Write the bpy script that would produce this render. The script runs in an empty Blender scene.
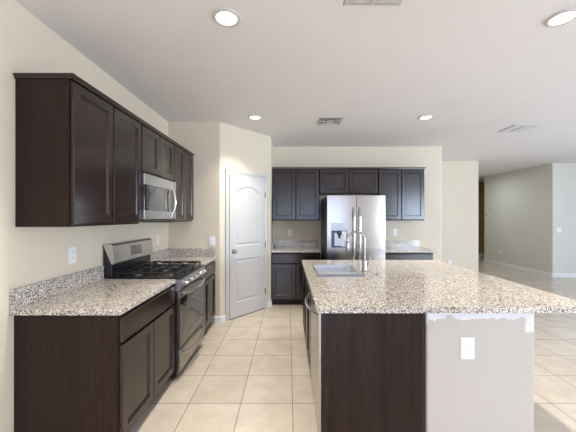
import bpy, bmesh, math, random
from mathutils import Vector, Matrix
random.seed(7)
S = bpy.context.scene
COL = S.collection
PI = math.pi

# ------------------------------------------------------------------ camera
cam_d = bpy.data.cameras.new('camera'); cam = bpy.data.objects.new('camera', cam_d)
COL.objects.link(cam); S.camera = cam
cam_d.sensor_width = 36; cam_d.lens = 36*298/576
cam_d.shift_y = 1.0/576; cam_d.clip_start = .05
H = 1.45
cam.location = (0, 0, H); cam.rotation_euler = (PI/2, 0, 0)

# ------------------------------------------------------------------ world, light, exposure
w = bpy.data.worlds.new('world'); S.world = w; w.use_nodes = True
w.node_tree.nodes['Background'].inputs[0].default_value = (.72, .86, 1, 1)
w.node_tree.nodes['Background'].inputs[1].default_value = 0.6
S.view_settings.view_transform = 'Standard'; S.view_settings.look = 'None'
S.view_settings.gamma = 1; S.view_settings.use_curve_mapping = False
S.view_settings.exposure = 0.10
CEIL = 2.75
REAR = -4.2
RX = 9.6
def area(name, loc, rot, sx, sy, power, col):
    d = bpy.data.lights.new(name, 'AREA'); d.shape = 'RECTANGLE'; d.size = sx; d.size_y = sy
    d.energy = power; d.color = col
    o = bpy.data.objects.new(name, d); COL.objects.link(o); o.location = loc; o.rotation_euler = rot
    return o
# daylight in unseen window openings: rear wall (x0, x1, z0, z1), added ones in right and left walls (y0, y1, z0, z1)
WINDOWS = [(-1.0, 2.35, .03, 2.35), (5.3, 8.8, .3, 2.4)]
RIGHT_FILL_WIN = (-3.2, 4.6, .25, 2.35)
LEFT_FILL_WIN = (-3.6, -1.2, .5, 2.3)
LIGHT = {'W1': (88.8, (0.608, 0.73, 1.0)), 'W2': (420.0, (0.657, 0.8, 1.0)), 'WR': (525.0, (0.754, 0.846, 1.0)), 'WL': (232.0, (0.69, 0.759, 1.0)), 'DK': (12.2, (1.0, 0.939, 0.816)), 'DO': (9.6, (0.417, 0.667, 1.0)), 'DH': (11.4, (0.868, 0.974, 1.0))}
for k, (x0, x1, z0, z1) in zip(('W1', 'W2'), WINDOWS):
    area('window_daylight', ((x0+x1)/2, REAR-.16, (z0+z1)/2), (PI/2, 0, 0), x1-x0, z1-z0, *LIGHT[k])
y0, y1, z0, z1 = RIGHT_FILL_WIN
area('window_daylight', (RX+.16, (y0+y1)/2, (z0+z1)/2), (PI/2, 0, PI/2), y1-y0, z1-z0, *LIGHT['WR'])  # added fill light, the right wall opening is assumed
y0, y1, z0, z1 = LEFT_FILL_WIN
area('window_daylight', (-1.64-.16, (y0+y1)/2, (z0+z1)/2), (PI/2, 0, -PI/2), y1-y0, z1-z0, *LIGHT['WL'])  # added fill light from an assumed opening behind the camera
DOWN = [(-.40, 1.94), (1.787, 1.94), (-.43, 3.874), (1.79, 3.874), (-.40, 0.0), (1.787, 0.0), (5.2, .3), (5.2, 3.0), (8, 3.0), (5.3, 8.7)]  # last one is an unseen hall lamp added to brighten the grey wall

# ------------------------------------------------------------------ node materials
def new_mat(name):
    m = bpy.data.materials.new(name); m.use_nodes = True
    nt = m.node_tree; return m, nt, nt.nodes['Principled BSDF']
def L(nt, a, b): nt.links.new(a, b)
def N(nt, t, **k):
    n = nt.nodes.new(t)
    for a, v in k.items():
        if a.startswith('i_'): n.inputs[int(a[2:])].default_value = v
        else: setattr(n, a, v)
    return n
def ramp(nt, stops, interp='LINEAR'):
    r = nt.nodes.new('ShaderNodeValToRGB'); r.color_ramp.interpolation = interp
    e = r.color_ramp.elements
    while len(e) < len(stops): e.new(.5)
    for i, (p, c) in enumerate(stops):
        e[i].position = p; e[i].color = (*c, 1)
    return r
def s2l(r, g, b):
    f = lambda c: (c/255/12.92) if c/255 <= .04045 else ((c/255+.055)/1.055)**2.4
    return (f(r), f(g), f(b))
def bump(nt, bs, src, strength, dist):
    b = N(nt, 'ShaderNodeBump'); b.inputs['Strength'].default_value = strength; b.inputs['Distance'].default_value = dist
    L(nt, src, b.inputs['Height']); L(nt, b.outputs[0], bs.inputs['Normal'])
def noise(nt, vec, scale, detail=3, rough=.5):
    n = N(nt, 'ShaderNodeTexNoise'); n.inputs['Scale'].default_value = scale
    n.inputs['Detail'].default_value = detail; n.inputs['Roughness'].default_value = rough
    L(nt, vec, n.inputs['Vector']); return n
def plain(name, col, rough=.5, metal=0, var=.06, nscale=6, bscale=0, bstr=.1, bdist=.002, **kw):
    m, nt, bs = new_mat(name)
    tc = N(nt, 'ShaderNodeTexCoord')
    n = noise(nt, tc.outputs['Object'], nscale)
    lo = tuple(c*(1-var) for c in col); hi = tuple(min(1, c*(1+var)) for c in col)
    r = ramp(nt, [(.3, lo), (.7, hi)]); L(nt, n.outputs[0], r.inputs[0]); L(nt, r.outputs[0], bs.inputs['Base Color'])
    bs.inputs['Roughness'].default_value = rough; bs.inputs['Metallic'].default_value = metal
    for k, v in kw.items(): bs.inputs[k].default_value = v
    if bscale:
        b = noise(nt, tc.outputs['Object'], bscale, 2); bump(nt, bs, b.outputs[0], bstr, bdist)
    return m
def wood_mat(name, ior, rough):
    m, nt, bs = new_mat(name)
    tc = N(nt, 'ShaderNodeTexCoord')
    mp = N(nt, 'ShaderNodeMapping'); mp.inputs['Scale'].default_value = (38, 38, 2.2)
    L(nt, tc.outputs['Object'], mp.inputs[0])
    n1 = noise(nt, mp.outputs[0], 1.6, 5, .6)
    mp2 = N(nt, 'ShaderNodeMapping'); mp2.inputs['Scale'].default_value = (16, 3, 0)   # staves glued side by side
    L(nt, tc.outputs['Object'], mp2.inputs[0])
    v = N(nt, 'ShaderNodeTexVoronoi'); v.inputs['Scale'].default_value = 1.0; L(nt, mp2.outputs[0], v.inputs['Vector'])
    sep = N(nt, 'ShaderNodeSeparateColor'); L(nt, v.outputs['Color'], sep.inputs[0])
    r1 = ramp(nt, [(.2, s2l(22, 13, 11)), (.5, s2l(37, 23, 20)), (.8, s2l(60, 39, 33))]); L(nt, n1.outputs[0], r1.inputs[0])
    mx = N(nt, 'ShaderNodeMixRGB', blend_type='MULTIPLY'); mx.inputs[0].default_value = .8
    r2 = ramp(nt, [(0, (.55, .58, .62)), (1, (1.35, 1.2, 1.12))]); L(nt, sep.outputs[0], r2.inputs[0])
    L(nt, r1.outputs[0], mx.inputs[1]); L(nt, r2.outputs[0], mx.inputs[2]); L(nt, mx.outputs[0], bs.inputs['Base Color'])
    bs.inputs['Roughness'].default_value = rough; bs.inputs['IOR'].default_value = ior
    bump(nt, bs, n1.outputs[0], .12, .001)
    return m
def granite_mat():
    m, nt, bs = new_mat('speckled_granite')
    tc = N(nt, 'ShaderNodeTexCoord')
    v = N(nt, 'ShaderNodeTexVoronoi'); v.inputs['Scale'].default_value = 215; L(nt, tc.outputs['Object'], v.inputs['Vector'])
    sep = N(nt, 'ShaderNodeSeparateColor'); L(nt, v.outputs['Color'], sep.inputs[0])
    r = ramp(nt, [(0, s2l(34, 32, 34)), (.13, s2l(104, 98, 98)), (.23, s2l(178, 160, 142)), (.40, s2l(206, 190, 170)), (.62, s2l(230, 224, 214)), (.80, s2l(246, 246, 246))], 'CONSTANT')
    L(nt, sep.outputs[0], r.inputs[0])
    n = noise(nt, tc.outputs['Object'], 75, 4, .7)
    r2 = ramp(nt, [(.38, (.22, .22, .24)), (.46, (1, 1, 1))]); L(nt, n.outputs[0], r2.inputs[0])
    mx = N(nt, 'ShaderNodeMixRGB', blend_type='MULTIPLY'); mx.inputs[0].default_value = .8
    L(nt, r.outputs[0], mx.inputs[1]); L(nt, r2.outputs[0], mx.inputs[2]); L(nt, mx.outputs[0], bs.inputs['Base Color'])
    bs.inputs['Roughness'].default_value = .10; bs.inputs['IOR'].default_value = 1.55
    return m
TILE = .402
def tile_mat():
    m, nt, bs = new_mat('beige_floor_tile')
    tc = N(nt, 'ShaderNodeTexCoord')
    mp = N(nt, 'ShaderNodeMapping'); mp.inputs['Location'].default_value = (-(.035-TILE*10)/TILE, -(2.32-TILE*20)/TILE, 0)
    mp.inputs['Scale'].default_value = (1/TILE, 1/TILE, 1)
    L(nt, tc.outputs['Object'], mp.inputs[0])
    b = N(nt, 'ShaderNodeTexBrick'); b.offset = 0; b.squash = 1
    b.inputs['Scale'].default_value = 1; b.inputs['Brick Width'].default_value = 1; b.inputs['Row Height'].default_value = 1
    b.inputs['Mortar Size'].default_value = .0085; b.inputs['Mortar Smooth'].default_value = .3
    b.inputs['Color1'].default_value = (*s2l(216, 205, 192), 1); b.inputs['Color2'].default_value = (*s2l(210, 198, 184), 1)
    b.inputs['Mortar'].default_value = (*s2l(146, 130, 116), 1)
    L(nt, mp.outputs[0], b.inputs['Vector'])
    n = noise(nt, tc.outputs['Object'], 5, 6, .65)
    r = ramp(nt, [(.3, (.86, .84, .81)), (.7, (1.05, 1.05, 1.05))]); L(nt, n.outputs[0], r.inputs[0])
    mx = N(nt, 'ShaderNodeMixRGB', blend_type='MULTIPLY'); mx.inputs[0].default_value = 1
    L(nt, b.outputs['Color'], mx.inputs[1]); L(nt, r.outputs[0], mx.inputs[2]); L(nt, mx.outputs[0], bs.inputs['Base Color'])
    bs.inputs['Roughness'].default_value = .17; bs.inputs['IOR'].default_value = 1.58
    inv = N(nt, 'ShaderNodeMath', operation='SUBTRACT'); inv.inputs[0].default_value = 1; L(nt, b.outputs['Fac'], inv.inputs[1])
    bump(nt, bs, inv.outputs[0], .4, .002)
    return m
def steel_mat(name='brushed_steel', col=(.45, .425, .40), rough=.22, axis=(120, 120, 3)):
    m, nt, bs = new_mat(name)
    tc = N(nt, 'ShaderNodeTexCoord')
    mp = N(nt, 'ShaderNodeMapping'); mp.inputs['Scale'].default_value = axis; L(nt, tc.outputs['Object'], mp.inputs[0])
    n = noise(nt, mp.outputs[0], 3, 3)
    r = ramp(nt, [(.3, tuple(c*.93 for c in col)), (.7, tuple(c*1.05 for c in col))]); L(nt, n.outputs[0], r.inputs[0]); L(nt, r.outputs[0], bs.inputs['Base Color'])
    bs.inputs['Metallic'].default_value = 1; bs.inputs['Roughness'].default_value = rough
    bump(nt, bs, n.outputs[0], .02, .0005)
    return m
def ponywall_mat():
    m, nt, bs = new_mat('island_wall_paint')
    tc = N(nt, 'ShaderNodeTexCoord'); sp = N(nt, 'ShaderNodeSeparateXYZ'); L(nt, tc.outputs['Object'], sp.inputs[0])
    n = noise(nt, tc.outputs['Object'], 11, 4, .6)
    # white primer daubed along the top edge and running down at the right corner
    def mth(op, a, b):
        k = N(nt, 'ShaderNodeMath', operation=op)
        for i, v in enumerate((a, b)):
            if isinstance(v, (int, float)): k.inputs[i].default_value = v
            else: L(nt, v, k.inputs[i])
        return k.outputs[0]
    wob = mth('MULTIPLY', mth('SUBTRACT', n.outputs[0], .5), .11)
    top = mth('GREATER_THAN', mth('ADD', sp.outputs[2], wob), .826)
    corner = mth('MULTIPLY', mth('GREATER_THAN', mth('ADD', sp.outputs[0], wob), .612), mth('GREATER_THAN', mth('ADD', sp.outputs[2], wob), .745))
    left = mth('MULTIPLY', mth('LESS_THAN', mth('ADD', sp.outputs[0], wob), .012), mth('GREATER_THAN', mth('ADD', sp.outputs[2], wob), .76))
    msk = mth('MAXIMUM', mth('MAXIMUM', top, corner), left)
    mx = N(nt, 'ShaderNodeMixRGB'); mx.inputs[1].default_value = (*s2l(196, 190, 183), 1); mx.inputs[2].default_value = (*s2l(226, 228, 232), 1)
    L(nt, msk, mx.inputs[0]); L(nt, mx.outputs[0], bs.inputs['Base Color'])
    bs.inputs['Roughness'].default_value = .7
    b = noise(nt, tc.outputs['Object'], 90, 2); bump(nt, bs, b.outputs[0], .15, .002)
    return m

M = {}
M['wood'] = wood_mat('espresso_lacquered_wood', 1.6, .2); M['veneer'] = wood_mat('espresso_veneer', 1.36, .3); M['granite'] = granite_mat(); M['tile'] = tile_mat(); M['steel'] = steel_mat()
M['steel_h'] = steel_mat('brushed_steel_horizontal', (.60, .60, .60), .28, (3, 120, 120))
M['sink'] = steel_mat('satin_sink_steel', (.84, .85, .88), .3, (3, 60, 60))
M['wall'] = plain('beige_wall_paint', s2l(225, 214, 194), .75, var=.015, nscale=2, bscale=70, bstr=.18)
M['farwall'] = plain('greige_wall_paint', s2l(222, 219, 211), .8, var=.015, nscale=2, bscale=70, bstr=.15)
M['tanwall'] = plain('tan_hall_paint', s2l(176, 146, 100), .8, var=.03, nscale=2, bscale=60)
M['ceil'] = plain('ceiling_paint', s2l(236, 233, 232), .85, var=.012, nscale=3, bscale=45, bstr=.35, bdist=.004)
M['trim'] = plain('white_trim_paint', s2l(204, 203, 201), .5, var=.01)
M['baseboard'] = plain('white_baseboard_paint', s2l(240, 240, 241), .4, var=.01)
M['plate'] = plain('white_plastic', s2l(244, 244, 246), .3, var=.01)
M['slot'] = plain('dark_slot', (.03, .03, .03), .6)
M['grey'] = plain('grey_duct', s2l(120, 118, 118), .6)
M['chrome'] = plain('polished_chrome', (.62, .62, .63), .1, 1, var=.02)
M['bright_chrome'] = plain('bright_chrome', (.88, .88, .88), .12, 1, var=.02)
M['steel_dark'] = steel_mat('dark_brushed_steel', (.36, .34, .32), .24, (3, 120, 120))
M['nickel'] = plain('satin_nickel', (.40, .385, .37), .2, 1, var=.03)
M['blackglass'] = plain('black_glass', (.018, .016, .015), .05, var=.2, **{'IOR': 2.5})
M['ovenglass'] = plain('smoked_oven_glass', (.035, .028, .024), .05, var=.2, **{'IOR': 1.9})
M['black'] = plain('black_enamel', (.012, .014, .018), .22, var=.2)
M['iron'] = plain('cast_iron', (.018, .018, .02), .42, var=.3, bscale=120, bstr=.3)
M['kick'] = plain('dark_toe_kick', s2l(38, 26, 24), .5, var=.1)
M['burner'] = plain('burner_alloy', (.32, .31, .29), .4, 1, var=.1)
M['fridge_side'] = plain('dark_grey_fridge_side', s2l(72, 74, 80), .4, .3, var=.04)
M['disp'] = plain('dispenser_recess', s2l(70, 84, 104), .3, var=.05)
M['disp_l'] = plain('dispenser_tray_back', s2l(196, 204, 216), .35, .2, var=.04)
M['pony'] = ponywall_mat()
M['splash_end'] = plain('pale_stone_end_piece', s2l(236, 232, 226), .3, var=.04, nscale=60)  # pale finish for the right end of the backsplash
def emis(name, col, st):
    m, nt, bs = new_mat(name)
    tc = N(nt, 'ShaderNodeTexCoord'); n = noise(nt, tc.outputs['Object'], 8)
    r = ramp(nt, [(.2, tuple(c*.97 for c in col)), (.8, col)]); L(nt, n.outputs[0], r.inputs[0])
    L(nt, r.outputs[0], bs.inputs['Emission Color']); bs.inputs['Emission Strength'].default_value = st
    bs.inputs['Base Color'].default_value = (.8, .8, .8, 1)
    return m
M['lamp'] = emis('lit_lamp_lens', (1, .90, .72), 3)
def glass_mat():
    m, nt, bs = new_mat('window_pane_glass')
    bs.inputs['Transmission Weight'].default_value = 1; bs.inputs['Roughness'].default_value = 0
    bs.inputs['IOR'].default_value = 1.45; bs.inputs['Base Color'].default_value = (.98, 1, 1, 1)
    # thin pane: mix with plain transparency so daylight passes
    tr = N(nt, 'ShaderNodeBsdfTransparent'); fr = N(nt, 'ShaderNodeFresnel'); fr.inputs[0].default_value = 1.45
    gl = N(nt, 'ShaderNodeBsdfGlossy'); gl.inputs['Roughness'].default_value = .0
    mx = N(nt, 'ShaderNodeMixShader'); L(nt, fr.outputs[0], mx.inputs[0]); L(nt, tr.outputs[0], mx.inputs[1]); L(nt, gl.outputs[0], mx.inputs[2])
    out = [n for n in nt.nodes if n.type == 'OUTPUT_MATERIAL'][0]; L(nt, mx.outputs[0], out.inputs[0])
    return m
M['pane'] = glass_mat()

# ------------------------------------------------------------------ mesh builder
class MB:
    def __init__(s): s.bm = bmesh.new()
    def box(s, x0, x1, y0, y1, z0, z1, bev=0, seg=1, edges=None):
        r = bmesh.ops.create_cube(s.bm, size=1)
        vs = r['verts']
        for v in vs:
            v.co = Vector((x0+(v.co.x+.5)*(x1-x0), y0+(v.co.y+.5)*(y1-y0), z0+(v.co.z+.5)*(z1-z0)))
        if bev:
            es = set(e for v in vs for e in v.link_edges)
            if edges == 'z': es = [e for e in es if abs(e.verts[0].co.z-e.verts[1].co.z) > 1e-5]
            bmesh.ops.bevel(s.bm, geom=list(es), offset=bev, segments=seg, affect='EDGES', profile=.5)
        return s
    def loft(s, loops, cap0=True, cap1=True, closed=True):
        rows = [[s.bm.verts.new(p) for p in l] for l in loops]
        n = len(rows[0])
        for a, b in zip(rows, rows[1:]):
            for i in range(n if closed else n-1):
                j = (i+1) % n
                s.bm.faces.new((a[i], a[j], b[j], b[i]))
        if cap0: s.bm.faces.new(list(reversed(rows[0])))
        if cap1: s.bm.faces.new(rows[-1])
        return s
    def prism(s, poly, z0, z1):
        return s.loft([[(x, y, z0) for x, y in poly], [(x, y, z1) for x, y in poly]])
    def tube(s, pts, r, seg=10, closed=False, ry=None):
        pts = [Vector(p) for p in pts]; n = len(pts); loops = []; up = None
        for i, p in enumerate(pts):
            a = pts[(i-1) % n] if (closed or i > 0) else p
            b = pts[(i+1) % n] if (closed or i < n-1) else p
            t = (b-a).normalized()
            if up is None:
                up = Vector((0, 0, 1)) if abs(t.z) < .9 else Vector((1, 0, 0))
            u = (up-t*up.dot(t)).normalized(); v = t.cross(u); up = u
            rr = r[i] if isinstance(r, (list, tuple)) else r
            loops.append([p+u*rr*math.cos(2*PI*k/seg)+v*rr*math.sin(2*PI*k/seg) for k in range(seg)])
        if closed: loops.append(loops[0])
        return s.loft(loops, not closed, not closed)
    def lathe(s, prof, c=(0, 0, 0), axis='z', seg=24):
        loops = []
        for r, h in prof:
            l = []
            for k in range(seg):
                a = 2*PI*k/seg; x, y = max(r, 1e-4)*math.cos(a), max(r, 1e-4)*math.sin(a)
                if axis == 'z': q = (x, y, h)
                elif axis == 'y': q = (x, h, y)
                else: q = (h, x, y)
                l.append((c[0]+q[0], c[1]+q[1], c[2]+q[2]))
            loops.append(l)
        return s.loft(loops)
    def sheet(s, outer, holes, z0, z1, plane='z'):
        """solid plate with holes; outer/holes are 2-D loops"""
        def P(p, h): return (p[0], p[1], h) if plane == 'z' else (p[0], h, p[1])
        for h in (z0, z1):
            es = []
            for loop in [outer]+holes:
                vs = [s.bm.verts.new(P(p, h)) for p in loop]
                es += [s.bm.edges.new((vs[i], vs[(i+1) % len(vs)])) for i in range(len(vs))]
            bmesh.ops.triangle_fill(s.bm, edges=es, use_beauty=True, use_dissolve=False)
        for loop in [outer]+holes:
            s.loft([[P(p, z0) for p in loop], [P(p, z1) for p in loop]], False, False)
        bmesh.ops.remove_doubles(s.bm, verts=s.bm.verts, dist=1e-5)
        return s
    def build(s, name, mat, parent=None, smooth=False, loc=None, rot=None):
        bmesh.ops.recalc_face_normals(s.bm, faces=s.bm.faces)
        me = bpy.data.meshes.new(name)
        s.bm.to_mesh(me); s.bm.free()
        me.materials.append(M[mat])
        if smooth:
            for p in me.polygons: p.use_smooth = True
            me.set_sharp_from_angle(angle=math.radians(38))
        o = bpy.data.objects.new(name, me); COL.objects.link(o)
        if parent: o.parent = parent
        if loc: o.location = loc
        if rot: o.rotation_euler = (0, 0, rot)
        return o
def tag(o, label, cat, group=None):
    o['label'] = label; o['category'] = cat
    if group: o['group'] = group
    return o
def thing(name, label, cat, loc, rz=0, group=None):
    o = bpy.data.objects.new(name, None); COL.objects.link(o); o.empty_display_size = .1
    o.location = loc; o.rotation_euler = (0, 0, rz)
    return tag(o, label, cat, group)
def struct(o): o['kind'] = 'structure'; return o
def copy_thing(src, loc, rz, label):
    c = src.copy(); COL.objects.link(c); c.location = loc; c.rotation_euler = (0, 0, rz); c['label'] = label
    for ch in list(src.children):
        d = ch.copy(); COL.objects.link(d); d.parent = c
        for g in list(ch.children):
            e = g.copy(); COL.objects.link(e); e.parent = d
    return c
def rrect(x0, x1, y0, y1, r, n=5):
    pts = []
    for cx, cy, a0 in ((x1-r, y1-r, 0), (x0+r, y1-r, 90), (x0+r, y0+r, 180), (x1-r, y0+r, 270)):
        for k in range(n+1):
            a = math.radians(a0+90*k/n); pts.append((cx+r*math.cos(a), cy+r*math.sin(a)))
    return pts

# ------------------------------------------------------------------ structure
WX = -1.64; YR = 4.08; YB = 5.5
PA = (-.93, YR); PB = (-.276, 4.84)
m = MB(); m.box(-1.8, RX+.2, REAR-.2, 11.3, -.1, 0); struct(m.build('floor', 'tile'))
m = MB(); m.box(-1.8, RX+.2, REAR-.2, 11.3, CEIL, CEIL+.1); struct(m.build('ceiling', 'ceil'))
def side_wall(name, x0, x1, ya, yb, win):
    m = MB(); a, b, c, d_ = win
    m.sheet([(ya, 0), (yb, 0), (yb, CEIL), (ya, CEIL)], [[(a, c), (b, c), (b, d_), (a, d_)]], x0, x1, 'y')
    for v in m.bm.verts: v.co = Vector((v.co.y, v.co.x, v.co.z))
    return struct(m.build(name, 'wall'))
side_wall('wall_left', WX-.14, WX, REAR, YB, LEFT_FILL_WIN)
# pantry block with bull-nosed corners
def fillet(poly, idx, r, n=5):
    out = []
    for i, p in enumerate(poly):
        if i not in idx: out.append(p); continue
        p = Vector(p); a = (Vector(poly[i-1])-p).normalized(); b = (Vector(poly[(i+1) % len(poly)])-p).normalized()
        ang = a.angle(b); d = r/math.tan(ang/2); s0 = p+a*d; s1 = p+b*d; c = p+(a+b).normalized()*(r/math.sin(ang/2))
        v0 = s0-c; v1 = s1-c
        for k in range(n+1):
            t = k/n; v = (v0*(1-t)+v1*t).normalized()*r; out.append(tuple(c+v))
    return out
poly = fillet([(WX, YR), PA, PB, (PB[0], YB), (WX, YB)], {1, 2}, .03)
m = MB(); m.prism(poly, 0, CEIL); struct(m.build('wall_pantry', 'wall'))
m = MB(); m.prism(fillet([(WX-.1, YB), (2.85, YB), (2.85, 6.94), (WX-.1, 6.94)], {1}, .03), 0, CEIL); struct(m.build('wall_back', 'wall'))
m = MB(); m.prism(fillet([(2.85, 6.92), (4.435, 6.92), (4.435, 11), (2.85, 11)], {1}, .03), 0, CEIL); struct(m.build('wall_hall', 'wall'))
m = MB(); m.prism(fillet([(6.37, 7.17), (RX, 7.17), (RX, 9.69), (6.37, 9.69)], {0, 3}, .03), 0, CEIL); struct(m.build('wall_room', 'farwall'))
m = MB(); m.box(4.4, RX, 11, 11.12, 0, CEIL); struct(m.build('wall_far', 'tanwall'))
side_wall('wall_right', RX, RX+.14, REAR, 11.12, RIGHT_FILL_WIN)
# rear wall with window openings, behind the camera
rear_holes = [[(x0, z0), (x1, z0), (x1, z1), (x0, z1)] for x0, x1, z0, z1 in WINDOWS]
m = MB(); m.sheet([(WX-.14, 0), (RX+.14, 0), (RX+.14, CEIL), (WX-.14, CEIL)], rear_holes, REAR-.14, REAR, 'y'); struct(m.build('wall_rear', 'wall'))
def window(i, x0, x1, z0, z1, loc, rz, n=2):
    t = .05; m = MB()
    m.box(x0, x1, -.10, -.04, z0, z0+t); m.box(x0, x1, -.10, -.04, z1-t, z1)
    for k in range(n+1):
        c = x0+t/2+(x1-x0-t)*k/n; m.box(c-t/2, c+t/2, -.10, -.04, z0+t, z1-t)
    f = struct(m.build('window_%d' % i, 'trim', loc=loc, rot=rz))
    for k in range(n):
        a = x0+t+(x1-x0-t)*k/n; b = x0+(x1-x0-t)*(k+1)/n
        m = MB(); m.box(a, b, -.072, -.068, z0+t, z1-t); m.build('pane', 'pane', f)
for i, (x0, x1, z0, z1) in enumerate(WINDOWS): window(i+1, x0, x1, z0, z1, (0, REAR, 0), 0)
window(3, RIGHT_FILL_WIN[0], RIGHT_FILL_WIN[1], RIGHT_FILL_WIN[2], RIGHT_FILL_WIN[3], (RX, 0, 0), PI/2, 4)  # unseen window, added to go with the right fill light
window(4, -LEFT_FILL_WIN[1], -LEFT_FILL_WIN[0], LEFT_FILL_WIN[2], LEFT_FILL_WIN[3], (WX, 0, 0), -PI/2, 2)  # unseen window, added to go with the left fill light
# baseboards (moulded profile swept along a path)
def baseboard(name, a, b, h=.095, t=.014):
    a = Vector(a); b = Vector(b); d = (b-a).normalized(); nrm = Vector((d.y, -d.x))
    prof = [(0, 0), (t, 0), (t, h*.78), (t*.6, h*.86), (t*.45, h), (0, h)]
    loops = [[(p.x+nrm.x*u, p.y+nrm.y*u, z) for u, z in prof] for p in (a, b)]
    m = MB(); m.loft(loops); return struct(m.build(name, 'baseboard'))
dv = (Vector(PB)-Vector(PA)); dl = dv.length; dd = dv/dl; dn = Vector((dd.y, -dd.x))
# diagonal: local x along dd from PA
DA, DB = .085, .085+.83     # casing outer limits along the diagonal
baseboard('baseboard_return', (-1.0, YR), (PA[0]+.0, YR))
baseboard('baseboard_pantry', tuple(Vector(PA)), tuple(Vector(PA)+dd*DA))
baseboard('baseboard_pantry_right', tuple(Vector(PA)+dd*DB), PB)
baseboard('baseboard_pantry_side', PB, (PB[0], 4.87))
baseboard('baseboard_hall', (2.85, 6.92), (4.435, 6.92)); baseboard('baseboard_hall_side', (4.435, 6.92), (4.435, 11))
baseboard('baseboard_room', (6.37, 9.69), (6.37, 7.17)); baseboard('baseboard_room_front', (6.37, 7.17), (RX, 7.17))
baseboard('baseboard_far', (4.435, 11), (RX, 11)); baseboard('baseboard_side', (2.85, YB), (2.85, 6.92))
baseboard('baseboard_back', (2.42, YB), (2.85, YB)); baseboard('baseboard_right', (RX, 7.17), (RX, REAR))

# pantry door -------------------------------------------------------
ang = math.atan2(dd.y, dd.x)
proot = (PA[0]+dn.x*.0005, PA[1]+dn.y*.0005, 0)
# local frame: x along the diagonal, -y out of the wall (towards the room)
dx0, dx1, dz1 = DA+.07, DB-.07, 2.05
door = MB()
fw = dx1-dx0
def arch(x0, x1, z0, z1, rise, ins, n=12):
    x0 += ins; x1 -= ins; z0 += ins; z1 -= ins
    pts = [(x0, z0), (x1, z0)]
    for k in range(n+1):
        t = k/n; x = x1+(x0-x1)*t
        pts.append((x, z1-rise+rise*math.sin(PI*t)**.8 if rise else z1))
    return pts
sx0, sx1 = dx0+.105, dx1-.105
P1 = (sx0, sx1, 1.03, 1.90, .09); P2 = (sx0, sx1, .22, .84, 0)
door.sheet([(dx0, .012), (dx1, .012), (dx1, dz1), (dx0, dz1)], [arch(*P1, 0), arch(*P2, 0)], -.016, -.002, 'y')
for P in (P1, P2):
    door.loft([[(x, y, z) for x, z in arch(*P, i)] for i, y in ((0, -.016), (.012, -.005), (.022, -.005), (.045, -.014), (.05, -.014))], False, True)
d = struct(door.build('door_1', 'trim', loc=proot, rot=ang)); d['label'] = 'white pantry door with arched upper panel'
cas = MB()
def casing(mb, x0, x1, zt, wd=.062):
    prof = [(0, 0), (0, -.018), (wd*.35, -.022), (wd*.8, -.012), (wd, -.010), (wd, 0)]
    # outline path: up left, across, down right (mitred); u measured from the outer edge inward
    loops = []
    for (px, pz, ix, iz) in ((x0, 0, 1, 0), (x0, zt, 1, -1), (x1, zt, -1, -1), (x1, 0, -1, 0)):
        loops.append([(px+ix*u, y, pz+iz*u) for u, y in prof])
    mb.loft(loops)
casing(cas, DA, DB, 2.12); cas.build('casing', 'trim', d)
hg = MB()
for z in (.28, 1.02, 1.80):
    hg = MB(); hg.box(dx1-.004, dx1+.012, -.024, -.014, z-.045, z+.045, .002); hg.tube([(dx1+.004, -.027, z-.048), (dx1+.004, -.027, z+.048)], .005, 8)
    hg.build('hinge', 'nickel', d, smooth=True)
kb = MB(); kz = .96; kx = dx0+.06
kb.lathe([(.0, -.016), (.031, -.017), (.031, -.021), (.026, -.025), (.011, -.028), (.010, -.042), (.020, -.048), (.027, -.058), (.026, -.068), (.017, -.076), (0, -.078)], (kx, 0, kz), 'y')
kb.build('door_knob', 'nickel', d, smooth=True)
st = MB(); st.box(dx0, dx1, -.010, -.001, 0, .0115); st.build('door_gap_sill', 'slot', d)

# ------------------------------------------------------------------ cabinets
def rectloop(x0, x1, z0, z1, ins, y): return [(x0+ins, y, z0+ins), (x1-ins, y, z0+ins), (x1-ins, y, z1-ins), (x0+ins, y, z1-ins)]
def panel_front(x0, x1, z0, z1, yf, t=.02, fr=.056):
    """framed door front with stepped moulding and flat centre panel"""
    m = MB()
    steps = [(0, t), (0, .004), (.004, 0), (fr, 0), (fr+.003, .005), (fr+.009, .005), (fr+.016, .012), (fr+.017, .012)]
    m.loft([rectloop(x0, x1, z0, z1, i, yf+y) for i, y in steps]); return m
def slab_front(x0, x1, z0, z1, yf, t=.02):
    m = MB()
    steps = [(0, t), (0, .006), (.006, 0), (.016, 0), (.018, .002), (.02, .002)]
    m.loft([rectloop(x0, x1, z0, z1, i, yf+y) for i, y in steps]); return m
def doors(root, x0, x1, z0, z1, n, gap=.005, edge=.008):
    w_ = (x1-x0-2*edge-(n-1)*gap*2)/n
    for k in range(n):
        a = x0+edge+k*(w_+2*gap)
        d_ = panel_front(a, a+w_, z0+.004, z1-.004, -.025).build('door', 'wood', root)
        # concealed hinges seen as small dark cups in the gap
        hx = a-.003 if k % 2 == 0 else a+w_+.003
        for zz in (z0+.09, z1-.09):
            h = MB(); h.box(hx-.0025, hx+.0025, -.010, -.001, zz-.010, zz+.010, .001); h.build('hinge', 'kick', d_)
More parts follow.
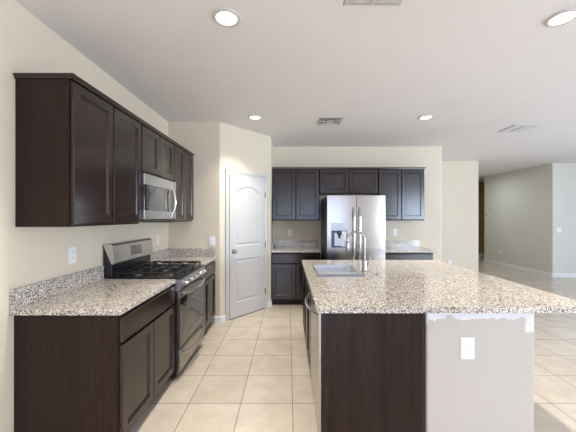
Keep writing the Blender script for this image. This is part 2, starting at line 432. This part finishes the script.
def upper(label, loc, rz, wd, z0, z1, dep, n=2, crown=(0, 0), group=None, cab='upper_cabinet'):
    r = thing(cab, label, 'cabinet', loc, rz, group)
    m = MB(); m.box(0.0005, wd-.0005, 0, dep-.001, z0, z1, .0015); m.build('body', 'veneer', r)
    doors(r, 0, wd, z0+.012, z1-.022, n)
    # thin crown strip with stepped profile over the front, wrapping an exposed side
    m = MB(); a = -.018 if crown[0] else .0005; b = wd+.018 if crown[1] else wd-.0005
    prof = [(a+.010 if crown[0] else a, -.024, z1-.012), (a, -.036, z1+.012)]
    x0a = a+.010 if crown[0] else a; x1a = b-.010 if crown[1] else b
    m.loft([[(x0a, -.024, z1-.016), (x1a, -.024, z1-.016), (x1a, dep-.002, z1-.016), (x0a, dep-.002, z1-.016)],
            [(x0a, -.026, z1-.004), (x1a, -.026, z1-.004), (x1a, dep-.002, z1-.004), (x0a, dep-.002, z1-.004)],
            [(a, -.036, z1+.004), (b, -.036, z1+.004), (b, dep-.002, z1+.004), (a, dep-.002, z1+.004)],
            [(a, -.036, z1+.012), (b, -.036, z1+.012), (b, dep-.002, z1+.012), (a, dep-.002, z1+.012)]])
    m.build('crown_strip', 'wood', r)
    return r
def base(label, loc, rz, wd, dep, drawers, ndoors, group=None, top=.869, cab='base_cabinet', full=False):
    r = thing(cab, label, 'cabinet', loc, rz, group)
    m = MB(); m.box(0.0005, wd-.0005, 0, dep-.001, .10, top, .0015); m.build('body', 'veneer', r)
    m = MB(); m.box(.0015, wd-.0015, .07, dep-.001, 0, .0995); m.build('toe_kick', 'kick', r)
    if drawers:
        g = .004; w_ = (wd-.016-(drawers-1)*2*g)/drawers
        for k in range(drawers):
            a = .008+k*(w_+2*g); slab_front(a, a+w_, top-.175, top-.022, -.025).build('drawer', 'wood', r)
    doors(r, 0, wd, .105, top-.185 if drawers else top-.018, ndoors)
    return r
ZU0, ZU1 = 1.39, 2.295
XF = -1.315
R90 = PI/2
LG = 'dark upper cabinets along the range wall'
upper('large dark wood wall cabinet nearest the camera, with exposed side panel above left counter', (XF, 1.79, 0), R90, .84, ZU0, ZU1, XF-WX, 2, (1, 0), LG)
upper('short dark wood wall cabinet with two doors directly above the microwave', (XF, 2.63, 0), R90, .75, 1.845, ZU1, XF-WX, 2, (0, 0), LG)
upper('dark wood wall cabinet past the microwave, next to the pantry corner', (XF, 3.38, 0), R90, .698, ZU0, ZU1, XF-WX, 2, (0, 0), LG)
BF = -1.015
BG = 'dark base cabinets along the range wall'
r = base('dark wood base cabinet with wide drawer and large end panel, left foreground', (BF, 1.78, 0), R90, .845, BF-WX, 1, 2, BG)
base('dark wood base cabinet between the gas range and the pantry corner', (BF, 3.395, 0), R90, .683, BF-WX, 1, 2, BG)
YU = 5.17
KG = 'dark upper cabinets on the back wall'
upper('tall two-door dark wall cabinet left of the refrigerator', (-.272, YU, 0), 0, .816, ZU0, ZU1, YB-YU, 2, (0, 0), KG)
upper('short two-door dark wall cabinet above the refrigerator', (.546, YU, 0), 0, 1.016, 1.85, ZU1, YB-YU, 2, (0, 0), KG)
upper('tall two-door dark wall cabinet right of the refrigerator', (1.564, YU, 0), 0, .80, ZU0, ZU1, YB-YU, 2, (0, 1), KG)
YBF = 4.88
base('dark base cabinet beside the pantry door, left of the refrigerator', (-.272, YBF, 0), 0, .80, YB-YBF, 1, 2, 'dark base cabinets on the back wall')
base('dark base cabinet right of the refrigerator, mostly hidden by the island', (1.58, YBF, 0), 0, .795, YB-YBF, 1, 2, 'dark base cabinets on the back wall')

# ------------------------------------------------------------------ countertops
ZC0, ZC1 = .870, .905
ZS = 1.022
def counter(label, x0, x1, y0, y1, splashes, group='granite wall counters'):
    r = thing('countertop', label, 'countertop', ((x0+x1)/2, (y0+y1)/2, ZC0), 0, group)
    ox, oy = (x0+x1)/2, (y0+y1)/2
    m = MB(); m.box(x0-ox, x1-ox, y0-oy, y1-oy, 0, ZC1-ZC0, .005, 2); m.build('slab', 'granite', r)
    for (a, b, c, d_, mt) in splashes:
        m = MB(); m.box(a-ox, b-ox, c-oy, d_-oy, ZC1-ZC0, ZS-ZC0, .002); o = m.build('backsplash', mt, r)
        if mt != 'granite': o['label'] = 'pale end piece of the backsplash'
    return r
e = .0015
counter('speckled granite countertop in the left foreground, before the range', WX+e, -.985, 1.75, 2.624, [(WX+e, WX+.021, 1.752, 2.624, 'granite')])
counter('speckled granite countertop in the corner beyond the range', WX+e, -.985, 3.396, YR-e, [(WX+e, WX+.021, 3.396, YR-.022, 'granite'), (WX+e, -.987, YR-.021, YR-e, 'granite')])
counter('granite countertop left of the refrigerator, by the pantry door', -.274, .545, 4.85, YB-e, [(-.274, .545, YB-.021, YB-e, 'granite'), (-.274, -.254, 4.9, YB-.022, 'granite')])
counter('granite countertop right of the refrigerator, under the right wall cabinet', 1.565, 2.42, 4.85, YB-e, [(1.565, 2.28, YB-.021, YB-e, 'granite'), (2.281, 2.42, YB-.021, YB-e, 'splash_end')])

# ------------------------------------------------------------------ gas range
RW = .758
rg = thing('gas_range', 'freestanding stainless gas range with black cooktop between granite counters', 'stove', (-.985, 2.631, 0), R90)
m = MB(); m.box(.002, RW-.002, .0, .632, .03, .895, .003); m.build('body', 'black', rg)
m = MB(); m.box(0, RW, -.035, .60, .896, .912, .004, 2); m.build('cooktop', 'black', rg)
# backguard: black riser and tilted steel console
m = MB(); m.box(.003, RW-.003, .575, .645, .912, 1.205, .004); m.build('backguard', 'black', rg)
m = MB()
m.loft([[(0.001, .560, 1.03), (RW-.001, .560, 1.03), (RW-.001, .576, 1.03), (0.001, .576, 1.03)],
        [(0.001, .548, 1.04), (RW-.001, .548, 1.04), (RW-.001, .580, 1.04), (0.001, .580, 1.04)],
        [(0.001, .563, 1.195), (RW-.001, .563, 1.195), (RW-.001, .645, 1.195), (0.001, .645, 1.195)],
        [(0.001, .575, 1.208), (RW-.001, .575, 1.208), (RW-.001, .640, 1.208), (0.001, .640, 1.208)]])
con = m.build('control_console', 'steel_h', rg)
m = MB(); yy = lambda z: .548+(z-1.04)/.155*.015-.0015
m.loft([[(.28, yy(1.075), 1.075), (.50, yy(1.075), 1.075), (.50, yy(1.17), 1.17), (.28, yy(1.17), 1.17)], [(.28, yy(1.075)+.004, 1.075), (.50, yy(1.075)+.004, 1.075), (.50, yy(1.17)+.004, 1.17), (.28, yy(1.17)+.004, 1.17)]])
disp = m.build('display', 'blackglass', con)
m = MB()
for i in range(5):
    for j in range(3):
        cx = .30+i*.043; cz = 1.09+j*.026; y = yy(cz)-.001
        m = MB(); m.box(cx-.012, cx+.012, y-.0008, y+.0006, cz-.006, cz+.006); m.build('button', 'grey', disp)
# front control panel sloping
m = MB()
m.loft([[(0, -.018, .795), (RW, -.018, .795), (RW, .01, .795), (0, .01, .795)], [(0, -.040, .81), (RW, -.040, .81), (RW, .01, .81), (0, .01, .81)],
        [(0, -.034, .895), (RW, -.034, .895), (RW, .01, .895), (0, .01, .895)]])
cp = m.build('control_panel', 'steel_h', rg)
for i in range(5):
    k = MB(); c = (.09+i*.1445, 0, .855)
    k.lathe([(0, -.037), (.026, -.038), (.026, -.044), (.019, -.048), (.017, -.072), (.014, -.076), (0, -.077)], c, 'y', 20)
    k.box(c[0]-.004, c[0]+.004, -.082, -.072, c[2]-.016, c[2]+.016, .001)
    k.build('knob', 'chrome', cp, smooth=True)
# oven door
m = MB(); m.box(.006, RW-.006, -.030, -.001, .725, .790, .004, 2); m.build('oven_door_rail', 'steel_dark', rg)
m = MB(); m.box(.006, RW-.006, -.030, -.001, .285, .724, .003, 2); od = m.build('oven_door', 'ovenglass', rg)
m = MB(); m.sheet([(.10, .36), (.66, .36), (.66, .66), (.10, .66)], [[(.108, .368), (.652, .368), (.652, .652), (.108, .652)]], -.0312, -.0302, 'y'); m.build('window_border', 'grey', od)
def bow_handle(x0, x1, z, yf, out, drop, r, name, par, n=18, post=.03):
    m = MB(); pts = []
    for i in range(n+1):
        t = i/n; s_ = math.sin(PI*t)**.75 if 0 < t < 1 else 0
        pts.append((x0+(x1-x0)*t, yf-.004-out*s_, z-drop*s_))
    m.tube(pts, r, 12)
    return m.build(name, 'chrome', par, smooth=True)
bow_handle(.04, RW-.04, .765, -.030, .055, .012, .011, 'oven_handle', rg)
m = MB(); m.box(.006, RW-.006, -.030, -.001, .075, .275, .005, 2); dr = m.build('warming_drawer', 'steel_dark', rg)
bow_handle(.05, RW-.05, .235, -.030, .045, .035, .010, 'drawer_handle', dr)
for x in (.05, RW-.05):
    for y in (.06, .56): m = MB(); m.lathe([(.018, 0), (.018, .01), (.012, .03)], (x, y, 0), 'z', 12); m.build('foot', 'black', rg)
# burners and grates
for (bx, by, br) in ((.17, .14, .045), (.17, .42, .036), (.59, .14, .040), (.59, .42, .045), (.38, .28, .05)):
    m = MB(); m.lathe([(br+.012, .912), (br+.012, .918), (br, .922), (br, .928), (0, .928)], (bx, by, 0), 'z', 20); b_ = m.build('burner', 'burner', rg, smooth=True)
    m = MB(); m.lathe([(br*.8, .9285), (br*.8, .933), (br*.7, .936), (0, .936)], (bx, by, 0), 'z', 20); m.build('burner_cap', 'iron', b_, smooth=True)
for g0 in (.018, .262, .506):
    m = MB(); g1 = g0+.234; z0, z1 = .940, .954; y0, y1 = .005, .535
    for a, b, c, d_ in ((g0, g1, y0, y0+.012), (g0, g1, y1-.012, y1), (g0, g0+.012, y0, y1), (g1-.012, g1, y0, y1), (g0, g1, (y0+y1)/2-.006, (y0+y1)/2+.006)):
        m.box(a, b, c, d_, z0, z1, .003)
    for cy in (.14, .42):
        cx = (g0+g1)/2
        m.box(g0, cx-.03, cy-.005, cy+.005, z0+.002, z1+.002, .002); m.box(cx+.03, g1, cy-.005, cy+.005, z0+.002, z1+.002, .002)
        m.box(cx-.005, cx+.005, cy-.13, cy-.03, z0+.002, z1+.002, .002); m.box(cx-.005, cx+.005, cy+.03, cy+.125, z0+.002, z1+.002, .002)
    for x in (g0+.006, g1-.006):
        for y in (y0+.006, y1-.006): m.box(x-.006, x+.006, y-.006, y+.006, .9125, z0+.002)
    m.build('grate', 'iron', rg)

# ------------------------------------------------------------------ microwave
mw = thing('microwave', 'stainless over-the-range microwave with bowed vertical handle, hung under short cabinet', 'microwave', (-1.268, 2.632, 1.405), R90)
MWW = .746; MZ = .435
m = MB(); m.box(.001, MWW-.001, .024, .365, .022, MZ, .003); m.build('body', 'black', mw)
m = MB(); m.box(.02, MWW-.02, .03, .34, 0, .022, .002); m.build('vent_base', 'black', mw)
m = MB(); m.box(0, MWW, 0, .0235, MZ-.098, MZ, .003, 2); m.build('top_band', 'steel_h', mw)
m = MB(); m.box(0, MWW, 0, .0235, .026, .105, .003, 2); m.build('bottom_band', 'steel_h', mw)
m = MB(); m.box(0, MWW, .001, .0235, .106, MZ-.099, .001); gl = m.build('door_glass', 'blackglass', mw)
m = MB(); m.sheet([(.05, .125), (.50, .125), (.50, .318), (.05, .318)], [[(.056, .131), (.494, .131), (.494, .312), (.056, .312)]], -.0002, .0008, 'y'); m.build('window_border', 'grey', gl)
m = MB(); pts = []
for i in range(21):
    t = i/20; s_ = math.sin(PI*t)**.8 if 0 < t < 1 else 0
    pts.append((.600, -.004-.044*s_, .045+(MZ-.09)*t))
m.tube(pts, .0105, 12); m.build('handle', 'bright_chrome', mw, smooth=True)

# ------------------------------------------------------------------ refrigerator
FX0, FW, FY = .592, .878, 4.50
fr = thing('refrigerator', 'stainless French-door refrigerator with water dispenser, between dark cabinets', 'refrigerator', (FX0, FY, 0))
m = MB(); m.box(.006, FW-.006, .075, .86, .03, 1.765, .006, 2); m.build('body', 'fridge_side', fr)
m = MB(); m.box(.02, FW-.02, .07, .84, 0, .03); m.build('plinth', 'black', fr)
def fdoor(x0, x1, z0, z1, hole=None):
    """slightly crowned door front"""
    m = MB(); n = 10
    for_x = [x0+(x1-x0)*i/n for i in range(n+1)]
    crown = lambda x: -.010*(1-((x-FW/2)/(FW/2))**2)
    rows = []
    loop = lambda z, ins: [(min(max(x, x0+ins), x1-ins), crown(x)+(ins*.8), z) for x in for_x]+[(x1-ins*0-.0, .07, z), (x0, .07, z)]
    m.loft([loop(z0, .006), loop(z0+.006, 0), loop(z1-.006, 0), loop(z1, .006)])
    return m
fdoor(.0, FW/2-.003, .70, 1.78)
dl = fdoor(.0, FW/2-.003, .70, 1.78).build('left_door', 'steel', fr, smooth=True)
drr = fdoor(FW/2+.003, FW, .70, 1.78).build('right_door', 'steel', fr, smooth=True)
fz = fdoor(.0, FW, .05, .69).build('freezer_drawer', 'steel', fr, smooth=True)
for (hx, par) in ((FW/2-.045, dl), (FW/2+.045, drr)):
    m = MB(); pts = []
    for i in range(25):
        t = i/24; s_ = min(1, math.sin(PI*t)*2.2)
        pts.append((hx, -.012-.05*s_, .80+.80*t))
    m.tube(pts, .013, 12); m.build('door_handle', 'chrome', par, smooth=True)
m = MB(); pts = [(.08+.72*i/24, -.012-.05*min(1, math.sin(PI*i/24)*2.2), .62) for i in range(25)]
m.tube(pts, .013, 12); m.build('drawer_handle', 'chrome', fz, smooth=True)
# dispenser: x .07-.31 of the left door, z 1.0-1.34
m = MB(); m.box(.065, .300, -.012, -.002, 1.245, 1.36, .002); dp = m.build('dispenser_panel', 'disp_l', dl)
m = MB(); m.sheet([(.062, .990), (.303, .990), (.303, 1.244), (.062, 1.244)], [[(.072, 1.0), (.293, 1.0), (.293, 1.236), (.072, 1.236)]], -.014, -.002, 'y'); m.build('dispenser_bezel', 'black', dl)
m = MB(); m.box(.072, .293, -.0075, -.003, 1.0, 1.236); m.build('dispenser_recess', 'disp', dl)
m = MB(); m.box(.110, .250, -.0105, -.0078, 1.015, 1.205, .002); m.build('dispenser_back', 'disp_l', dl)
m = MB(); m.box(.150, .215, -.022, -.011, 1.175, 1.225, .004); m.box(.165, .200, -.018, -.011, 1.13, 1.18, .004); m.build('dispenser_spout', 'black', dl)
m = MB(); bx = FW-.115
for i, (a, b, h) in enumerate(((0, .014, .014), (.017, .026, .010), (.029, .036, .010), (.039, .046, .010), (.049, .056, .010), (.059, .068, .011), (.071, .078, .012))):
    m.box(bx+a, bx+b, -.0062, -.0038, 1.700, 1.700+h, .0008)
m.build('badge', 'plate', drr)

# ------------------------------------------------------------------ island
IX, IXP, IYN, IYF = .21, .83, 1.83, 3.72
# near end panel + carcass are one cabinet run, split by unit
r = thing('end_panel', 'tall dark wood end panel closing the near end of the island', 'panel', ((IX+IXP)/2, IYN+.01, 0))
m = MB(); m.box(-(IXP-IX)/2, (IXP-IX)/2, -.01, .008, 0, .869, .0015); m.build('panel', 'veneer', r)
# dishwasher faces -X
DWY0, DWY1 = IYN+.022, IYN+.022+.60
dw = thing('dishwasher', 'stainless dishwasher with bowed handle at the near end of the island', 'dishwasher', (IX, DWY1, 0), -R90)
m = MB(); m.box(.003, .597, .002, .57, .03, .868, .002); m.build('body', 'black', dw)
m = MB(); m.box(.002, .598, -.024, .001, .095, .866, .005, 2); m.build('door', 'steel', dw)
m = MB(); m.box(.01, .59, -.004, .0015, .004, .0945); m.build('kick_plate', 'black', dw)
bow_handle(.05, .55, .835, -.024, .050, .004, .010, 'handle', dw)
y0 = DWY1+.001
r = base('dark wood sink cabinet in the island, beyond the dishwasher', (IX, y0+.98, 0), -R90, .98, .61, 0, 2, 'island cabinets facing the range', cab='sink_cabinet')
for ch in r.children:      # open-topped carcass: the sink hangs inside it
    if ch.name.startswith('body'):
        me = ch.data; b = MB(); W_ = .98
        b.box(.0005, .018, 0, .609, .10, .869); b.box(W_-.018, W_-.0005, 0, .609, .10, .869); b.box(.018, W_-.018, .591, .609, .10, .869); b.box(.018, W_-.018, 0, .591, .10, .118); b.box(.018, W_-.018, 0, .02, .10, .869)
        b.bm.to_mesh(me); b.bm.free()
base('narrow dark wood cabinet at the far end of the island', (IX, IYF, 0), -R90, IYF-(y0+.981), .61, 1, 1, 'island cabinets facing the range')
# plastered low wall
PX0, PX1 = .852, 1.517
m = MB(); m.box(0, PX1-PX0, 0, IYF-IYN, 0, .869, .012, 3, 'z'); o = struct(m.build('wall_island', 'pony', loc=(PX0, IYN, 0)))
m = MB(); m.box(IXP, PX0-.001, IYN+.02, IYN+.04, 0, .869); struct(m.build('trim_1', 'slot'))  # dark strip stands for the shaded gap between panel and low wall
# countertop with sink cut-out
CX0, CX1, CY0, CY1 = .172, 1.89, 1.795, 3.78
SX0, SX1, SY0, SY1 = .285, .700, 2.70, 3.36
ctr = thing('countertop', 'large speckled granite island countertop with a sink cut into it', 'countertop', ((CX0+CX1)/2, (CY0+CY1)/2, ZC0))
ox, oy = (CX0+CX1)/2, (CY0+CY1)/2
m = MB()
outer = lambda i: [(x-ox, y-oy) for x, y in rrect(CX0+i, CX1-i, CY0+i, CY1-i, .02)]
hole = [(x-ox, y-oy) for x, y in rrect(SX0-.001, SX1+.001, SY0-.001, SY1+.001, .05, 6)]
m.sheet(outer(0), [hole], 0, ZC1-ZC0)
m.build('slab', 'granite', ctr)
# double-bowl sink, fixed under the cut-out
sk = thing('kitchen_sink', 'stainless double-bowl sink set in the island countertop', 'sink', ((SX0+SX1)/2, (SY0+SY1)/2, .67))
sx, sy = (SX0+SX1)/2, (SY0+SY1)/2
m = MB(); rl = lambda i, z: [(x-sx, y-sy, z) for x, y in rrect(SX0+i, SX1-i, SY0+i, SY1-i, max(.02, .05-i*.5), 6)]
m.loft([rl(-.014, .2352), rl(-.013, .2375), rl(-.002, .2385), rl(.002, .236), rl(.003, .2), rl(.0015, .2), rl(.0005, .2352)], False, False)
m.build('top_rim', 'sink', sk, smooth=True)
def bowl(x0, x1, y0, y1, zb, nm):
    m = MB(); zt = .868-.67
    lp = lambda i, z, r: [(x-sx, y-sy, z) for x, y in rrect(x0+i, x1-i, y0+i, y1-i, r)]
    m.loft([lp(-.0025, zt, .05), lp(-.0025, zt-.004, .05), lp(.004, zb+.03, .05), lp(.02, zb, .04), lp(.03, zb-.004, .04)], False, False)
    m.loft([lp(0, zt, .05), lp(0, zt-.004, .05), lp(.006, zb+.03, .05), lp(.022, zb+.002, .04), lp(.12, zb+.001, .03)], False, True)
    return m.build(nm, 'sink', sk, smooth=True)
yd = 2.985
b1 = bowl(SX0-.004+.004, SX1, yd+.012, SY1, .01, 'large_bowl'); b2 = bowl(SX0, SX1, SY0, yd-.012, .03, 'small_bowl')
for (yy_, zb, par) in (((yd+SY1)/2, .012, b1), ((yd+SY0)/2, .032, b2)):
    m = MB(); m.lathe([(.042, zb-.001), (.042, zb+.002), (.03, zb+.0025), (.028, zb+.001), (0, zb+.001)], (0, yy_-sy, 0), 'z', 20); m.build('drain', 'chrome', par, smooth=True)
m = MB(); zt = .868-.67
m.sheet([(x-sx, y-sy) for x, y in rrect(SX0-.02, SX1+.02, SY0-.02, SY1+.02, .06)],
        [[(x-sx, y-sy) for x, y in rrect(SX0, SX1, yd+.012, SY1, .05)], [(x-sx, y-sy) for x, y in rrect(SX0, SX1, SY0, yd-.012, .05)]], zt-.002, zt+.001)
m.build('rim', 'sink', sk)
m = MB(); m.loft([[(SX0-sx+.002+i, yd-sy-.013+i, z), (SX1-sx-.002-i, yd-sy-.013+i, z), (SX1-sx-.002-i, yd-sy+.013-i, z), (SX0-sx+.002+i, yd-sy+.013-i, z)] for i, z in ((0, zt+.001), (0, zt+.018), (.003, zt+.023), (.008, zt+.025))])
m.build('divider', 'sink', sk)
# faucet
FXx, FYy = .752, 2.93
fc = thing('faucet', 'tall chrome gooseneck pull-down faucet beside the island sink', 'faucet', (FXx, FYy, ZC1+.0005))
m = MB(); m.lathe([(0, 0), (.030, 0), (.030, .006), (.024, .012), (.021, .03), (.021, .11), (.0185, .118), (0, .118)], (0, 0, 0), 'z', 24); m.build('base', 'nickel', fc, smooth=True)
m = MB(); R_ = .085; pts = [(0, 0, .118), (0, 0, .20), (0, 0, .26), (0, 0, .315)]
for k in range(1, 19):
    a = PI*k/18*1.03; pts.append((-R_+R_*math.cos(a), -.01*k/18, .315+R_*math.sin(a)))
m.tube(pts, .0115, 14); m.build('neck', 'nickel', fc, smooth=True)
tip = Vector(pts[-1]); dirn = (tip-Vector(pts[-2])).normalized()
m = MB(); m.tube([tip, tip+dirn*.012, tip+dirn*.02, tip+dirn*.085, tip+dirn*.10], [.0125, .0165, .0175, .021, .017], 14); sh = m.build('spray_head', 'nickel', fc, smooth=True)
m = MB(); m.tube([tip+dirn*.101, tip+dirn*.106], .015, 14); m.build('nozzle', 'slot', sh)
m = MB(); m.tube([(.015, 0, .075), (.042, 0, .080)], .014, 12); m.tube([(.040, 0, .080), (.052, 0, .11), (.062, 0, .17)], [.010, .007, .006], 10); m.build('handle', 'nickel', fc, smooth=True)
# air-gap cap / soap button behind the sink
m = MB(); m.lathe([(0, 0), (.02, 0), (.02, .004), (.016, .01), (.016, .012), (0, .013)], (0, 0, 0), 'z', 18)
tag(m.build('sink_hole_cover', 'nickel', smooth=True, loc=(.845, 2.80, ZC1+.0005)), 'small round metal hole cover on the granite right of the faucet', 'cap')

# ------------------------------------------------------------------ outlets, switches
def plate(name, label, cat, loc, rz, kind, group, w_=.078, h_=.124):
    r = thing(name, label, cat, loc, rz, group)
    m = MB(); m.box(-w_/2, w_/2, -.006, -.0005, -h_/2, h_/2, .0025, 2); p = m.build('cover_plate', 'plate', r)
    if kind == 'outlet':
        for s_ in (1, -1):
            m = MB(); m.box(-.017, .017, -.0085, -.006, s_*.022-.015, s_*.022+.015, .002); q = m.build('receptacle', 'plate', r)
            m = MB()
            m.box(-.0075, -.0055, -.0089, -.0084, s_*.022-.002, s_*.022+.008); m.box(.0055, .0075, -.0089, -.0084, s_*.022-.002, s_*.022+.008); m.box(-.002, .002, -.0089, -.0084, s_*.022-.010, s_*.022-.006)
            m.build('slots', 'slot', q)
    else:
        m = MB(); m.box(-.016, .016, -.0095, -.006, -.034, .034, .002); m.build('rocker', 'plate', r)
    return r
OG = 'wall outlets'
plate('wall_outlet', 'white outlet on the left wall above the foreground granite counter', 'outlet', (WX, 2.263, 1.16), R90, 'outlet', OG)
plate('wall_outlet', 'white outlet on the left wall just beyond the range', 'outlet', (WX, 3.75, 1.16), R90, 'outlet', OG)
plate('light_switch', 'white switch on the short wall left of the pantry door', 'switch', (-1.04, YR, 1.12), 0, 'switch', 'light switches', .09)
plate('wall_outlet', 'white outlet on back wall between pantry and refrigerator', 'outlet', (.037, YB, 1.165), 0, 'outlet', OG)
plate('wall_outlet', 'white outlet on back wall right of the refrigerator', 'outlet', (1.975, YB, 1.17), 0, 'outlet', OG)
plate('wall_outlet', 'large white outlet on the plastered end of the island', 'outlet', (1.10, IYN, .645), 0, 'outlet', OG, .085, .135)
plate('wall_outlet', 'low white outlet on the pale wall behind the right end of the back counter', 'outlet', (3.76, 6.92, .385), 0, 'outlet', OG)
plate('wall_outlet', 'low white outlet on the shaded grey wall of the far room', 'outlet', (6.37, 8.95, .40), -R90, 'outlet', OG)
plate('light_switch', 'white switch on the bright far wall at the right edge of the photo', 'switch', (6.52, 7.17, 1.14), 0, 'switch', 'light switches', .11)
r = thing('thermostat', 'small white thermostat at the far end of the grey wall', 'thermostat', (6.37, 9.52, 1.50), -R90)
m = MB(); m.box(-.06, .06, -.025, -.0005, -.05, .05, .005, 2); m.build('housing', 'plate', r)
m = MB(); m.box(-.035, .035, -.0262, -.0252, -.01, .03); m.build('screen', 'slot', r)

# ------------------------------------------------------------------ ceiling fittings
def downlight():
    r = thing('recessed_light', 'x', 'light', (0, 0, CEIL), 0, 'round recessed ceiling lights')
    m = MB(); m.lathe([(.068, -.001), (.068, -.010), (.074, -.013), (.090, -.008), (.094, -.0005), (.068, -.0005)], (0, 0, 0), 'z', 32); m.build('trim_ring', 'trim', r, smooth=True)
    m = MB(); m.lathe([(0, -.001), (.067, -.001), (.067, -.007), (.04, -.009), (0, -.0095)], (0, 0, 0), 'z', 32); m.build('lens', 'lamp', r, smooth=True)
    return r
dlabels = ['lit recessed ceiling light over the aisle, nearest camera on the left', 'lit recessed ceiling light cut by the upper right edge of the photo',
           'lit recessed ceiling light in front of the pantry corner', 'lit recessed ceiling light above the far end of the island, right of middle',
           'lit recessed ceiling light directly above the camera, aisle side', 'lit recessed ceiling light beside the camera, island side', 'lit recessed ceiling light of the big room, level with the camera',
           'lit recessed ceiling light in the middle of the big room', 'lit recessed ceiling light by the right wall windows', 'lit recessed ceiling light in the hall beside the shaded grey wall']
first = downlight()
for i, (x, y) in enumerate(DOWN):
    lab = dlabels[i]
    if i == 0: first.location = (x, y, CEIL); first['label'] = lab
    elif i < 4: copy_thing(first, (x, y, CEIL), 0, lab)
    else: copy_thing(first, (x, y, CEIL), 0, lab)
    d_ = bpy.data.lights.new('downlight_glow', 'AREA'); d_.shape = 'DISK'; d_.size = .13; d_.energy, d_.color = LIGHT['DK' if i < 6 else 'DO' if i < 9 else 'DH']; d_.spread = 1.75 if i < 9 else 3.0
    o = bpy.data.objects.new('downlight_glow', d_); COL.objects.link(o); o.location = (x, y, CEIL-.012)
def vent(label, x0, x1, y0, y1, kind):
    cx, cy = (x0+x1)/2, (y0+y1)/2; a, b = (x1-x0)/2, (y1-y0)/2
    r = thing('ceiling_vent', label, 'vent', (cx, cy, CEIL), 0, 'white ceiling air vents')
    m = MB(); f = .022
    m.loft([[(-a+i, -b+i, z), (a-i, -b+i, z), (a-i, b-i, z), (-a+i, b-i, z)] for i, z in ((0, -.0005), (0, -.004), (.008, -.010), (f, -.010), (f, -.0005))], False, False)
    m.build('frame', 'trim', r)
    m = MB(); m.box(-a+f, a-f, -b+f, b-f, -.0022, -.0008); m.build('duct_backing', 'grey', r)
    def slat(mb, x0, x1, y0, y1, tilt):   # thin tilted louvre
        if abs(x1-x0) > abs(y1-y0):
            c = (y0+y1)/2
            mb.loft([[(x0, c-.010, -.003), (x1, c-.010, -.003), (x1, c-.008, -.003), (x0, c-.008, -.003)], [(x0, c+tilt, -.012), (x1, c+tilt, -.012), (x1, c+tilt+.002, -.012), (x0, c+tilt+.002, -.012)]])
        else:
            c = (x0+x1)/2
            mb.loft([[(c-.010, y0, -.003), (c-.008, y0, -.003), (c-.008, y1, -.003), (c-.010, y1, -.003)], [(c+tilt, y0, -.012), (c+tilt+.002, y0, -.012), (c+tilt+.002, y1, -.012), (c+tilt, y1, -.012)]])
    if kind == 'bars':
        n = max(3, int((2*b-2*f)/.03))
        for i in range(n):
            y = -b+f+(2*b-2*f)*(i+.5)/n
            m = MB(); slat(m, -a+f, a-f, y, y, .006); m.build('louvre', 'trim', r)
        m = MB(); m.box(-.008, .008, -b+f, b-f, -.013, -.003); m.build('mullion', 'trim', r)
    else:
        # four-way diffuser: nested square louvres around a centre square
        for k, q in enumerate((.85, .62)):
            m = MB(); A, B = (a-f)*q, (b-f)*q
            m.loft([[(-A+i, -B+i, z), (A-i, -B+i, z), (A-i, B-i, z), (-A+i, B-i, z)] for i, z in ((0, -.003), (-.012, -.012), (-.010, -.013), (.004, -.003))], False, False)
            m.build('louvre', 'trim', r)
        m = MB(); m.box(-(a-f)*.36, (a-f)*.36, -(b-f)*.36, (b-f)*.36, -.012, -.006, .002); m.build('centre_plate', 'trim', r)
        m = MB(); m.box(-(a-f), -(a-f)*.36, -.006, .006, -.012, -.003); m.box((a-f)*.36, a-f, -.006, .006, -.012, -.003); m.build('brace', 'trim', r)
vent('white ceiling vent cut by the top edge of the photo', .335, .69, 1.62, 1.827, 'bars')
vent('square white ceiling vent with centre plate, between two lit ceiling lights', .415, .735, 3.87, 4.20, 'four')
vent('white louvred ceiling vent on the right, toward the far room', 3.19, 3.53, 4.19, 4.53, 'bars')
